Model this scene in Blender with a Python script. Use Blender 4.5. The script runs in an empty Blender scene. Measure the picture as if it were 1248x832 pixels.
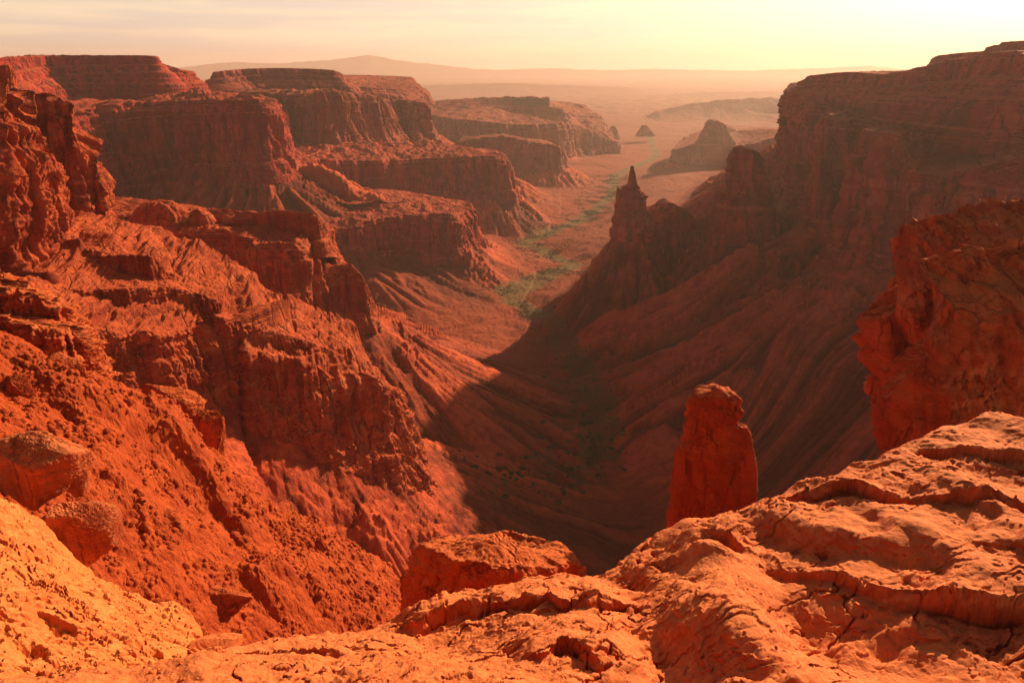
import bpy, math, random
import numpy as np
from concurrent.futures import ThreadPoolExecutor
POOL = ThreadPoolExecutor(4)
from math import radians as R

# ---------------------------------------------------------------- scene, camera, world, sun, exposure
sc = bpy.context.scene
C = sc.collection
FPX, PITCH = 832.0, R(21.7)                 # focal length in photo pixels, downward pitch
cam = bpy.data.objects.new("camera", bpy.data.cameras.new("camera"))
C.objects.link(cam)
cam.data.lens = 24.0; cam.data.sensor_width = 36.0
cam.data.clip_start = 0.5; cam.data.clip_end = 80000
cam.location = (0, 0, 0); cam.rotation_euler = (R(90) - PITCH, 0, 0)
sc.camera = cam

SUN_AZ, SUN_EL = R(40), R(18)               # azimuth measured from +Y towards +X
sd = np.array([math.sin(SUN_AZ)*math.cos(SUN_EL), math.cos(SUN_AZ)*math.cos(SUN_EL), math.sin(SUN_EL)])
sl = bpy.data.lights.new("sun", 'SUN'); sl.energy = 5.0; sl.angle = R(0.6); sl.color = (1.0, 0.70, 0.40)
so = bpy.data.objects.new("sun", sl); C.objects.link(so)
from mathutils import Vector
so.rotation_euler = Vector(sd).to_track_quat('Z', 'Y').to_euler()
so.location = (0, 0, 200)

wd = bpy.data.worlds.new("World"); sc.world = wd; wd.use_nodes = True
nt = wd.node_tree; N = nt.nodes; Lk = nt.links
bg = N['Background']
sky = N.new('ShaderNodeTexSky'); sky.sky_type = 'NISHITA'; sky.sun_disc = False
sky.sun_elevation = SUN_EL; sky.sun_rotation = SUN_AZ
sky.air_density = 1.0; sky.dust_density = 3.0; sky.ozone_density = 0.6
def wmix(a, b, fac, mode='MIX'):
    m = N.new('ShaderNodeMix'); m.data_type = 'RGBA'; m.blend_type = mode
    for s, v in ((m.inputs[0], fac), (m.inputs[6], a), (m.inputs[7], b)):
        if hasattr(v, 'is_linked'): Lk.new(v, s)
        else: s.default_value = v
    return m.outputs[2]
tinted = wmix(sky.outputs[0], (0.95, 0.86, 0.78, 1), 1.0, 'MULTIPLY')
wtc = N.new('ShaderNodeTexCoord'); wmp = N.new('ShaderNodeMapping'); wmp.inputs['Scale'].default_value = (2.2, 2.2, 34)
Lk.new(wtc.outputs['Generated'], wmp.inputs[0])
wn = N.new('ShaderNodeTexNoise'); wn.inputs['Scale'].default_value = 1.6; wn.inputs['Detail'].default_value = 7; wn.inputs['Roughness'].default_value = .55
Lk.new(wmp.outputs[0], wn.inputs['Vector'])
wr = N.new('ShaderNodeMapRange'); wr.inputs[1].default_value = .42; wr.inputs[2].default_value = .60; wr.inputs[4].default_value = .9
Lk.new(wn.outputs[0], wr.inputs[0])
wsx = N.new('ShaderNodeSeparateXYZ'); Lk.new(wtc.outputs['Generated'], wsx.inputs[0])
wv = N.new('ShaderNodeMapRange'); wv.interpolation_type = 'SMOOTHERSTEP'     # bright thin veil of cloud low over the horizon
for i_, q_ in ((1, -.02), (2, .30), (3, 1.8), (4, .4)): wv.inputs[i_].default_value = q_
Lk.new(wsx.outputs[2], wv.inputs[0])
wc = N.new('ShaderNodeCombineXYZ')
for i_ in range(3): Lk.new(wv.outputs[0], wc.inputs[i_])
tinted = wmix(tinted, wc.outputs[0], 1.0, 'MULTIPLY')
cloud = wmix((10.6, 9.4, 8.4, 1), (15.2, 12.2, 8.6, 1), wr.outputs[0])       # clear gaps and cream streaks of the veil
wf = N.new('ShaderNodeMapRange'); wf.interpolation_type = 'SMOOTHERSTEP'
for i_, q_ in ((1, -.02), (2, .33), (3, .72), (4, .0)): wf.inputs[i_].default_value = q_
Lk.new(wsx.outputs[2], wf.inputs[0])
Lk.new(wmix(tinted, cloud, wf.outputs[0]), bg.inputs['Color'])
bg.inputs['Strength'].default_value = 0.06

sc.view_settings.view_transform = 'Standard'; sc.view_settings.look = 'None'
sc.view_settings.exposure = 0.63; sc.view_settings.gamma = 1.0
sc.view_settings.use_curve_mapping = False
sc.render.engine = 'CYCLES'
sc.cycles.max_bounces = 5; sc.cycles.diffuse_bounces = 3; sc.cycles.glossy_bounces = 1
sc.cycles.volume_bounces = 1; sc.cycles.transparent_max_bounces = 4
sc.cycles.use_denoising = True
sc.cycles.sample_clamp_indirect = 4.0

# ---------------------------------------------------------------- helpers: projection, noise
cp, sp = math.cos(PITCH), math.sin(PITCH)
def P(u, v, Y):
    """world point seen at photo pixel (u, v) at forward distance Y"""
    cx, cy = (u-624)/FPX, (416-v)/FPX
    k = Y/(cp + sp*cy)
    return (cx*k, Y, (-sp + cp*cy)*k)
def Pz(u, v, z):
    cx, cy = (u-624)/FPX, (416-v)/FPX
    k = z/(-sp + cp*cy)
    return (cx*k, (cp + sp*cy)*k, z)

rng = np.random.default_rng(7)
PERM = rng.permutation(256).astype(np.int32); PERM = np.concatenate([PERM, PERM, PERM])
G3 = rng.normal(size=(256, 3)).astype(np.float32); G3 /= np.linalg.norm(G3, axis=1, keepdims=True)
def noise3(x, y, z):
    x, y, z = np.broadcast_arrays(np.asarray(x, np.float32), np.asarray(y, np.float32), np.asarray(z, np.float32))
    sh = x.shape; x = x.ravel(); y = y.ravel(); z = z.ravel(); out = np.empty(x.shape, np.float32)
    CH = 60000
    def run(a):
        X, Y_, Z = x[a:a+CH], y[a:a+CH], z[a:a+CH]
        xi = np.floor(X); yi = np.floor(Y_); zi = np.floor(Z)
        fx = X-xi; fy = Y_-yi; fz = Z-zi
        xi = xi.astype(np.int32) & 255; yi = yi.astype(np.int32) & 255; zi = zi.astype(np.int32) & 255
        ux = fx*fx*fx*(fx*(fx*6-15)+10); uy = fy*fy*fy*(fy*(fy*6-15)+10); uz = fz*fz*fz*(fz*(fz*6-15)+10)
        r = 0
        for dz in (0, 1):
            wz = uz if dz else 1-uz
            for dy in (0, 1):
                wy = uy if dy else 1-uy
                for dx in (0, 1):
                    wx = ux if dx else 1-ux
                    g = G3[PERM[PERM[PERM[(xi+dx) & 255]+((yi+dy) & 255)]+((zi+dz) & 255)]]
                    r = r + wx*wy*wz*(g[:, 0]*(fx-dx)+g[:, 1]*(fy-dy)+g[:, 2]*(fz-dz))
        out[a:a+CH] = r*1.5
    if len(x) <= CH: run(0)
    else: list(POOL.map(run, range(0, len(x), CH)))
    return out.reshape(sh)
def fbm(x, y, z, o=4, lac=2.13, g=0.5):
    a, f, s = 1.0, 1.0, 0
    for i in range(o):
        s = s + a*noise3(x*f+17.3*i, y*f-9.1*i, z*f+4.7*i); a *= g; f *= lac
    return s
def billow(x, y, z, o=3, lac=2.3, g=0.5, p=0.7):
    a, f, s, t = 1.0, 1.0, 0, 0
    for i in range(o):
        s = s + a*np.abs(noise3(x*f+31.7*i, y*f+11.9*i, z*f-7.7*i))**p; t += a; a *= g; f *= lac
    return s/t                                # 0 in the clefts, about .6 on the bulges
def sstep(a, b, x):
    t = np.clip((x-a)/(b-a), 0, 1); return t*t*(3-2*t)

def grid_mesh(name, V, mat, wrap=False, cap=None):
    """V: (rows, cols, 3) array -> one mesh object"""
    nr, nc = V.shape[:2]
    co = V.reshape(-1, 3).astype(np.float32)
    org = np.array([co[:, 0].mean(), co[:, 1].mean(), co[:, 2].min()], np.float32)
    i = np.arange(nr-1)[:, None]; j = np.arange(nc if wrap else nc-1)[None, :]
    j2 = (j+1) % nc
    q = np.stack([i*nc+j+0*i, i*nc+j2, (i+1)*nc+j2, (i+1)*nc+j+0*i], -1).reshape(-1, 4)
    me = bpy.data.meshes.new(name)
    me.vertices.add(len(co)); me.vertices.foreach_set('co', (co-org).ravel())
    me.loops.add(q.size); me.loops.foreach_set('vertex_index', q.ravel().astype(np.int32))
    me.polygons.add(len(q)); me.polygons.foreach_set('loop_start', (np.arange(len(q))*4).astype(np.int32))
    try: me.polygons.foreach_set('loop_total', np.full(len(q), 4, np.int32))
    except Exception: pass
    me.update(calc_edges=True); me.validate()
    me.polygons.foreach_set('use_smooth', np.ones(len(me.polygons), bool))
    me.materials.append(mat)
    ob = bpy.data.objects.new(name, me); ob.location = org; C.objects.link(ob)
    return ob
def tag(o, label=None, cat=None, kind=None, group=None):
    for k, v in (('label', label), ('category', cat), ('kind', kind), ('group', group)):
        if v: o[k] = v
    return o
def parent(ch, pa):
    bpy.context.view_layer.update()
    ch.parent = pa; ch.matrix_parent_inverse = pa.matrix_world.inverted() if False else ch.matrix_parent_inverse
    ch.location = ch.location - pa.location
    return ch

# ---------------------------------------------------------------- materials
def rock_mat(name, S, lo=(.33, .065, .022), hi=(.62, .19, .07), pale=(.68, .31, .15), dust=(.50, .15, .055),
             varnish=.5, strata=1.0, bump=1.0, green=0.0, flat_dust=.8, crack=.55):
    """S = size in metres of a mid-sized feature of this rock"""
    m = bpy.data.materials.new(name); m.use_nodes = True
    t = m.node_tree; n = t.nodes; l = t.links; b = n['Principled BSDF']
    b.inputs['Roughness'].default_value = .9; b.inputs['Specular IOR Level'].default_value = .15
    geo = n.new('ShaderNodeNewGeometry')
    def mapn(scale):
        mp = n.new('ShaderNodeMapping'); mp.inputs['Scale'].default_value = scale
        l.new(geo.outputs['Position'], mp.inputs[0]); return mp.outputs[0]
    def noi(vec, sc_, det=5, ro=.55, dist=0):
        k = n.new('ShaderNodeTexNoise'); k.inputs['Scale'].default_value = sc_; k.inputs['Detail'].default_value = det
        k.inputs['Roughness'].default_value = ro; k.inputs['Distortion'].default_value = dist
        l.new(vec, k.inputs['Vector']); return k.outputs[0]
    def rmp(v, a, b_, c=0., d=1.):
        k = n.new('ShaderNodeMapRange'); k.interpolation_type = 'SMOOTHSTEP'
        for i, q in enumerate((a, b_, c, d)): k.inputs[i+1].default_value = q
        l.new(v, k.inputs[0]); return k.outputs[0]
    def mth(op, a, b_=0.):
        k = n.new('ShaderNodeMath'); k.operation = op
        for i, q in enumerate((a, b_)):
            if hasattr(q, 'is_linked'): l.new(q, k.inputs[i])
            else: k.inputs[i].default_value = q
        return k.outputs[0]
    def mix(a, b_, f, mode='MIX'):
        k = n.new('ShaderNodeMix'); k.data_type = 'RGBA'; k.blend_type = mode
        for s_, q in ((k.inputs[0], f), (k.inputs[6], a), (k.inputs[7], b_)):
            if hasattr(q, 'is_linked'): l.new(q, s_)
            else: s_.default_value = q if isinstance(q, float) else (*q[:3], 1)
        return k.outputs[2]
    iso = mapn((1/S,)*3)
    beds = mapn((.04/S, .04/S, 1.0/S)); vert = mapn((1/S, 1/S, .09/S)); thin = mapn((.06/S, .06/S, 4.5/S))
    n_bed = noi(beds, 1.0, 4, .6, .25); n_thin = noi(thin, 1.0, 3, .6, .2); n_iso = noi(iso, .35, 6, .6); n_vert = noi(vert, 1.1, 5, .6, .3)
    fine = noi(iso, 5.0, 6, .65); mid = noi(iso, 1.3, 6, .6)
    col = mix(lo, hi, rmp(n_iso, .3, .7))
    col = mix(col, pale, mth('MULTIPLY', rmp(n_bed, .52, .72), .55*strata))
    col = mix(col, tuple(c*.55 for c in lo), mth('MULTIPLY', rmp(n_thin, .54, .68), .28*strata))
    col = mix(col, tuple(c*.35+.01 for c in lo), mth('MULTIPLY', rmp(n_vert, .48, .64), varnish))
    sx = n.new('ShaderNodeSeparateXYZ'); l.new(geo.outputs['Normal'], sx.inputs[0])
    flat = rmp(mth('ADD', sx.outputs[2], mth('MULTIPLY', mth('SUBTRACT', mid, .5), .5)), .62, .85)
    dcol = mix(dust, tuple(min(1, c*1.35) for c in dust), rmp(mid, .35, .65))
    if green:
        gm = rmp(noi(iso, 1.7, 5, .7), .56, .66)
        dcol = mix(dcol, (.07, .075, .025), mth('MULTIPLY', gm, green))
    col = mix(col, dcol, mth('MULTIPLY', flat, flat_dust))
    col = mix(col, tuple(c*.4 for c in lo), rmp(fine, .56, .70, 0, .6))
    def cracks(vec, sc_):
        k = n.new('ShaderNodeTexVoronoi'); k.feature = 'DISTANCE_TO_EDGE'; k.inputs['Scale'].default_value = sc_
        w_ = n.new('ShaderNodeVectorMath'); w_.operation = 'MULTIPLY_ADD'; q_ = n.new('ShaderNodeTexNoise'); q_.inputs['Scale'].default_value = sc_*1.7; q_.inputs['Detail'].default_value = 3
        l.new(vec, q_.inputs['Vector']); l.new(q_.outputs['Color'], w_.inputs[0]); w_.inputs[1].default_value = (.9/sc_,)*3; l.new(vec, w_.inputs[2]); l.new(w_.outputs[0], k.inputs['Vector'])
        return rmp(k.outputs['Distance'], .0, .07, 1., 0.)
    ck = mth('MULTIPLY', cracks(mapn((.55/S, .55/S, .16/S)), 1.0), rmp(n_iso, .42, .58))
    col = mix(col, tuple(c*.35 for c in lo), mth('MULTIPLY', mth('MULTIPLY', ck, mth('SUBTRACT', 1.1, flat)), crack))
    l.new(col, b.inputs['Base Color'])
    # relief: grains, lumps, vertical joints and thin beds on the steep parts
    steep = mth('SUBTRACT', 1., flat)
    h = mth('ADD', mth('MULTIPLY', mid, .55), mth('MULTIPLY', fine, .22))
    h = mth('ADD', h, mth('MULTIPLY', noi(iso, 19., 4, .7), .07))
    h = mth('ADD', h, mth('MULTIPLY', mth('MULTIPLY', n_vert, steep), .9))
    h = mth('ADD', h, mth('MULTIPLY', mth('MULTIPLY', n_thin, steep), .18*strata))
    h = mth('SUBTRACT', h, mth('MULTIPLY', ck, crack*.5))
    bp = n.new('ShaderNodeBump'); bp.inputs['Strength'].default_value = 1.0; bp.inputs['Distance'].default_value = S*.55*bump
    l.new(h, bp.inputs['Height']); l.new(bp.outputs[0], b.inputs['Normal'])
    return m
M_far = rock_mat('far_sandstone', 26, lo=(.24, .035, .022), hi=(.44, .09, .05), pale=(.55, .19, .11), dust=(.40, .085, .045), green=.5)
M_mid = rock_mat('mesa_sandstone', 13, lo=(.24, .018, .014), hi=(.57, .060, .032), pale=(.66, .15, .085), dust=(.46, .080, .034), varnish=.7, green=.5)
M_near = rock_mat('cliff_sandstone', 5, green=.15, lo=(.28, .034, .013), hi=(.56, .105, .034), pale=(.62, .20, .085), dust=(.52, .10, .035))
M_close = rock_mat('weathered_sandstone', 2.2, lo=(.42, .06, .015), hi=(.64, .125, .032), pale=(.70, .2, .07), dust=(.62, .15, .045), varnish=.25)
M_front = rock_mat('foreground_sandstone', .9, lo=(.56, .11, .032), hi=(.72, .18, .055), pale=(.78, .32, .14), dust=(.71, .205, .07), varnish=.10, strata=.3, bump=.36, crack=.2)
M_ochre = rock_mat('ochre_sandstone', .8, lo=(.60, .145, .04), hi=(.74, .235, .07), pale=(.78, .31, .11), dust=(.74, .25, .08), varnish=.1, strata=.2, bump=.36, crack=.2)
M_grey = rock_mat('grey_brown_boulder', 1.1, lo=(.36, .07, .024), hi=(.54, .14, .05), pale=(.64, .23, .10), dust=(.56, .17, .065), varnish=.3, strata=.3, bump=.32)
M_soil = rock_mat('red_scree', 1.3, lo=(.36, .05, .012), hi=(.54, .095, .022), pale=(.56, .15, .05), dust=(.50, .09, .022), varnish=.05, strata=.1, bump=1.2, crack=0.)

# ---------------------------------------------------------------- cliffs lofted round a plan outline
TALUS = []            # (xy polyline, base z, closed) of every cliff, read by the terrain
def W(u, vt, vb, Y):
    a = P(u, vt, Y); b = P(u, vb, Y); return (a[0], Y, a[2], b[2])
def B(x, y, zt, zb): return (x, y, zt, zb)
def catmull(pts, closed, n):
    p = np.array(pts, float); k = len(p); out = []
    rg = range(k if closed else k-1)
    for i in rg:
        g = (lambda q: p[q % k]) if closed else (lambda q: p[min(max(q, 0), k-1)])
        p0, p1, p2, p3 = g(i-1), g(i), g(i+1), g(i+2)
        for t in np.linspace(0, 1, n, endpoint=False):
            c = .5*((2*p1)+(-p0+p2)*t+(2*p0-5*p1+4*p2-p3)*t*t+(-p0+3*p1-3*p2+p3)*t**3)
            out.append(c*.55+(p1*(1-t)+p2*t)*.45)
    if not closed: out.append(p[-1])
    return np.array(out)
PROF = [(0, .20), (.10, .15), (.12, .11), (.40, .07), (.42, .05), (.80, .03), (.82, -.02), (.92, -.03), (.935, -.07), (1, -.08)]
def cliff(name, pts, mat, spine=None, prof=PROF, L=40, amp=.22, flute=.06, strata=.03, rough=.024, rise=0.0, sink=.25,
          k=650., rows=110, tops=36, talus=True, seed=0., squash=7., round_=.03, topamp=1.0, shear=0.):
    o = catmull(pts, True, 24)
    seg = np.linalg.norm(np.diff(np.vstack([o, o[:1]])[:, :2], axis=0), axis=1)
    dist = np.maximum(np.hypot(o[:, 0], o[:, 1]), 8)
    w = seg/dist*k                                   # columns follow the viewing distance
    cw = np.concatenate([[0], np.cumsum(w)]); n = int(min(max(cw[-1], 80), 3200))
    t = np.linspace(0, cw[-1], n, endpoint=False)
    oo = np.vstack([o, o[:1]])
    S_ = np.stack([np.interp(t, cw, oo[:, c]) for c in range(4)], 1)
    area = np.sum(S_[:, 0]*np.roll(S_[:, 1], -1)-np.roll(S_[:, 0], -1)*S_[:, 1])
    if area < 0: S_ = S_[::-1].copy()
    if talus: TALUS.append((catmull(pts, True, 4), True, (2.15 if talus is True else talus)))
    tg = np.roll(S_[:, :2], -3, 0)-np.roll(S_[:, :2], 3, 0); tg /= np.linalg.norm(tg, axis=1, keepdims=True)+1e-9
    nrm = np.stack([tg[:, 1], -tg[:, 0]], 1)
    H = (S_[:, 2]-S_[:, 3])[None, :]
    tv = np.linspace(-sink, 1, rows)[:, None]
    off = np.interp(tv, [p[0] for p in prof], [p[1] for p in prof])*H
    off = off + np.maximum(-tv, 0)*H*.3
    z = S_[None, :, 3]+tv*H
    x = S_[None, :, 0]+shear*H*(1-tv)+nrm[None, :, 0]*off; y = S_[None, :, 1]+nrm[None, :, 1]*off
    bx, by = S_[None, :, 0]+0*z, S_[None, :, 1]+0*z
    s = seed
    Hm = float(np.mean(H))
    mod = .55+1.1*sstep(-.35, .45, noise3(bx/(L*3.1), by/(L*3.1), s+z/(L*9)))        # some stretches deeply bayed, others plain
    d = L*amp*2.2*(billow(bx/L+s, by/L, z/(L*squash), 3)-.36)*mod
    zz = z+Hm*.02*noise3(bx/60, by/60, s)
    mass = sstep(.1, .2, tv)*(1-sstep(.78, .86, tv))           # the massive middle band carries the tall flutes
    l2 = Hm*.13
    d = d + Hm*flute*2.2*(billow(bx/l2, by/l2+s, z/(l2*10), 3, p=.6)-.4)*(.35+.65*mass)
    st = 0
    for q, (ws, a) in enumerate(((.16, 1.), (.06, .45), (.02, .2))):
        nz = noise3(zz/(Hm*ws)+s, q*3.1+.12*noise3(bx/90, by/90, 0), 0.5)
        st = st + a*np.tanh(nz*6)*.5
    d = d + Hm*strata*st*(1-.55*mass)
    d = d + Hm*rough*fbm(x/(Hm*.12), y/(Hm*.12), z/(Hm*.10)+s, 4, g=.6)
    d = d - Hm*round_*sstep(1-round_*2, 1, tv)**2
    x = x+nrm[None, :, 0]*d; y = y+nrm[None, :, 1]*d
    z = z + Hm*rough*.5*fbm(x/(Hm*.10), y/(Hm*.10), z/(Hm*.2)+3, 3)
    V = np.stack([x, y, z], -1)
    # top: from the edge in to the spine
    if spine is None: spn = np.array([[S_[:, 0].mean(), S_[:, 1].mean()]])
    else: spn = np.array(spine, float)[:, :2]
    e = V[-1, :, :2]
    if len(spn) > 1:
        best = None
        for a_, b_ in zip(spn[:-1], spn[1:]):
            ab = b_-a_; tt = np.clip(((e-a_)@ab)/(ab@ab), 0, 1)[:, None]; q = a_+ab*tt; dd = np.linalg.norm(e-q, axis=1)
            if best is None: best, bd = q, dd
            else:
                mk = dd < bd; best = np.where(mk[:, None], q, best); bd = np.where(mk, dd, bd)
        tgt = best
        for _ in range(60): tgt = (np.roll(tgt, 1, 0)+tgt+np.roll(tgt, -1, 0))/3
    else: tgt = np.repeat(spn, len(e), 0)
    f = (np.linspace(0, 1, tops+1)[1:]**1.6)[:, None]
    tx = e[None, :, 0]*(1-f)+tgt[None, :, 0]*f; ty = e[None, :, 1]*(1-f)+tgt[None, :, 1]*f
    zt = V[-1, :, 2][None, :]; zm = S_[:, 2].mean()
    zin = S_[None, :, 2]*.999
    for _ in range(1): pass
    sm = zt[0].copy()
    for _ in range(80): sm = (np.roll(sm, 5)+sm+np.roll(sm, -5))/3
    tz = zt*(1-sstep(0, .25, f))+sm[None, :]*sstep(0, .25, f)
    tz = tz*(1-sstep(.5, 1, f))+sm.mean()*sstep(.5, 1, f) if spine is None else tz
    tz = tz + rise*Hm*f + topamp*Hm*.07*sstep(0, .1, f)*(fbm(tx/(Hm*.5), ty/(Hm*.5), s, 5, g=.6)+.1)
    qn = fbm(tx/(Hm*.45)+3, ty/(Hm*.45), s, 4, g=.5)*4; tz = tz + Hm*.04*topamp**2*sstep(0, .1, f)*(np.floor(qn)+sstep(.6, 1, qn-np.floor(qn))-qn)
    V = np.concatenate([V, np.stack([tx, ty, tz], -1)], 0)
    return grid_mesh(name, V, mat, wrap=True)

def tower(name, prof, Y, mat, depth=.8, amp=.12, L=None, k=700., strata=.03, flute=.07, seed=0., sq=3., talus=None, lean=0):
    """a free-standing rock: prof = [(v, u_left, u_right), ...] from top to bottom at distance Y"""
    pr = sorted(prof, key=lambda a: -a[0])
    w0 = [P(p[1], p[0], Y) for p in pr]; w1 = [P(p[2], p[0], Y) for p in pr]
    zs = np.array([a[2] for a in w0]); cx = np.array([(a[0]+b[0])/2 for a, b in zip(w0, w1)]); hw = np.array([(b[0]-a[0])/2 for a, b in zip(w0, w1)])
    H = zs[-1]-zs[0]; rows = int(min(max(H/Y*k, 40), 420)); z = np.linspace(zs[0], zs[-1], rows)
    c = np.interp(z, zs, cx); h = np.interp(z, zs, hw)
    cols = int(min(max(hw.max()*4/Y*k, 60), 900)); th = np.linspace(0, 2*math.pi, cols, endpoint=False)
    ct, st = np.cos(th), np.sin(th)
    se = (np.abs(ct)**3.0+np.abs(st)**3.0)**(-1/3.0)          # a squarish plan
    Z = z[:, None]+0*th[None]
    dm = np.maximum(hw.max()*.35, h*1.0)*depth
    dm = np.minimum(dm, h*1.6)
    wm = float(np.median(hw)); L = L or wm*.8
    ux, uy = (ct*se)[None], (st*se)[None]
    bx = c[:, None]+ux*h[:, None]; by = Y+uy*dm[:, None]
    qx, qy = c.mean()+ux*wm, Y+uy*wm
    d = wm*amp*2.2*(billow(qx/L+seed, qy/L, Z/(L*sq), 3)-.33)
    d = d+wm*flute*2*(billow(qx/(L*.3), qy/(L*.3)+seed, Z/(L*2.2), 3)-.35)
    zz = Z+.05*H*noise3(bx/(wm*2), by/(wm*2), seed)*.5
    for ws, a in ((.09, 1.), (.04, .6), (.018, .4)):
        d = d+wm*strata*a*np.tanh(5*noise3(zz/(H*ws), seed+ws*50, .3))
    d = d+wm*.05*fbm(bx/(wm*.25), by/(wm*.25), Z/(wm*.2), 4, g=.6)
    tipf = np.clip(h/wm, .2, 1)[:, None]
    x = bx+ux*d*tipf; y = by+uy*d*tipf
    Z = Z+wm*.06*fbm(x/(wm*.3), y/(wm*.3), Z/(wm*.5)+9, 3)
    V = np.stack([x, y, Z], -1)
    top = V[-1]; cc = top.mean(0); rings = []
    for q in np.linspace(0, 1, 10)[1:]:
        r = top*(1-q)+cc*q; r[:, 2] += wm*.10*math.sin(q*math.pi/2)+wm*.08*noise3(r[:, 0]/(wm*.4), r[:, 1]/(wm*.4), seed)*min(1, q*3)*(1-.3*q)
        rings.append(r)
    V = np.concatenate([V, np.stack(rings)], 0)
    if talus is not None:
        pl = np.array([(c[0]+math.cos(a)*hw[0]*.8, Y+math.sin(a)*hw[0]*.8*depth, 0, zs[0]+talus) for a in np.linspace(0, 2*math.pi, 8, endpoint=False)])
        TALUS.append((pl, True, .72))
    return grid_mesh(name, V, mat, wrap=True)

# ---- the great mesas and walls (structure of the canyon) -------------------------------------------------
things = {}
# big left mesa, the two bays of its cliff, and its upper tier
lm = cliff('mesa', [W(-60, 150, 262, 760), W(60, 148, 250, 900), W(135, 128, 228, 980), W(200, 124, 212, 1010), W(262, 122, 207, 985), W(318, 121, 205, 990),
                    W(338, 130, 196, 1040), W(345, 150, 190, 1120), B(-430, 1330, -50, -150), B(-560, 1600, -50, -150), B(-900, 1700, -40, -150), B(-1200, 1200, -40, -150)], M_mid,
           spine=[(-560, 1250), (-900, 1350)], L=56, amp=.42, flute=.09, rise=.12, rows=150, seed=2.2)
tag(lm, 'long flat-topped mesa at upper left with a shadowed fluted cliff and sunlit right corner', 'mesa')
up = cliff('upper_tier', [W(-40, 72, 120, 900), W(50, 68, 105, 1150), W(110, 67.5, 100, 1180), W(186, 68, 97, 1180), W(196, 76, 99, 1230), W(236, 90, 103, 1290), B(-720, 1600, 0, -30), B(-1000, 1600, 10, -30), B(-1100, 1200, 10, -30)], M_mid,
           L=40, amp=.2, flute=.05, strata=.08, rows=70, talus=False, sink=1.0, prof=[(-1, 1.1), (0, .9), (.3, .6), (.34, .45), (.6, .3), (.64, .15), (1, 0)], seed=4.4)
parent(up, lm)
m2 = cliff('mesa', [W(300, 112, 190, 1450), W(352, 116, 186, 1350), W(395, 112, 176, 1360), W(418, 112, 172, 1400), W(432, 114, 166, 1480), W(470, 118, 162, 1560), W(476, 122, 158, 1640), W(512, 123, 165, 1640), W(518, 128, 164, 1720),
                    B(-275, 2100, -70, -160), B(-500, 2200, -50, -150), B(-700, 1800, -40, -150)], M_far, L=70, amp=.34, flute=.09, rows=110, spine=[(-420, 1700), (-360, 1850)], seed=5.1)
tag(m2, 'stepped mesa promontory with sunlit buttresses standing behind the big left mesa', 'mesa')
u2 = cliff('upper_tier', [W(262, 88, 112, 1500), W(300, 84, 106, 1560), W(345, 83, 104, 1600), W(408, 86, 106, 1640), W(422, 103, 113, 1700), W(455, 107, 114, 1750), W(484, 109, 118, 1800), W(498, 118, 122, 1850), B(-300, 2150, -20, -60), B(-650, 1950, -10, -60)], M_far,
            L=60, amp=.2, rows=60, talus=False, sink=1.0, prof=[(-1, 1.3), (0, 1.2), (.3, .8), (.34, .6), (.6, .4), (.64, .2), (1, 0)], seed=1.7)
parent(u2, m2)
s5 = cliff('bench', [W(300, 205, 262, 1120), W(385, 196, 247, 1180), W(450, 196, 240, 1240), W(520, 194, 238, 1300), W(600, 190, 237, 1350), W(617, 192, 236, 1380), W(622, 198, 232, 1450), B(-40, 1580, -165, -240), B(-280, 1480, -150, -220), B(-520, 1380, -140, -220)], M_mid,
           L=60, amp=.26, flute=.07, rise=.22, rows=90, spine=[(-110, 1440), (-400, 1330)], seed=7.7, talus=1.35)
tag(s5, 'long flat-topped sandstone bench with a sheer shadowed cliff ending in a square corner', 'bench')
s4 = cliff('bench', [W(300, 300, 340, 800), W(400, 288, 330, 880), W(440, 272, 312, 910), W(500, 263, 308, 950), W(552, 261, 308, 965), W(566, 268, 300, 1000), W(578, 249, 290, 1090), W(562, 244, 275, 1150), B(-220, 1190, -190, -235), B(-400, 1040, -180, -225)], M_mid,
           L=34, amp=.30, flute=.09, rise=.1, rows=90, spine=[(-95, 1060), (-300, 980)], seed=3.3, talus=1.5)
tag(s4, 'low rust-red sandstone bench with blocky buttresses above the sunlit canyon bend', 'bench')
s7 = cliff('mesa', [W(520, 140, 170, 2500), W(580, 148, 190, 2300), W(640, 152, 195, 2350), W(690, 150, 190, 2450), W(700, 150, 185, 2600), W(722, 160, 185, 2700), W(752, 172, 190, 2800), B(350, 3300, -150, -240), B(-100, 3300, -120, -240), B(-350, 2900, -120, -240)], M_far,
           L=110, amp=.22, rise=.2, rows=80, seed=9.2, spine=[(0, 2800), (150, 2900)])
tag(s7, 'hazy far mesa in the middle distance with broken cliffs beside the lit valley', 'mesa')
u7 = cliff('upper_tier', [W(530, 135, 152, 2700), W(600, 131, 150, 2700), W(650, 129, 148, 2700), W(686, 133, 152, 2720), W(692, 140, 154, 2800), B(180, 3200, -130, -190), B(-200, 3200, -130, -190)], M_far, L=70, amp=.2, rows=50, talus=False, sink=1.0, prof=[(-1, 1.3), (0, 1.2), (.4, .6), (.5, .3), (1, 0)], seed=8.8)
parent(u7, s7)
s7b = cliff('bench', [W(560, 172, 200, 1900), W(610, 166, 200, 1900), W(655, 174, 205, 1900), W(684, 178, 206, 1930), W(688, 182, 203, 2000), B(100, 2300, -210, -260), B(-150, 2300, -200, -260)], M_far, L=70, amp=.24, rows=60, seed=6.1, rise=.2)
tag(s7b, 'hazy low bench with crumbling cliff in front of the far mesa', 'bench')

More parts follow.
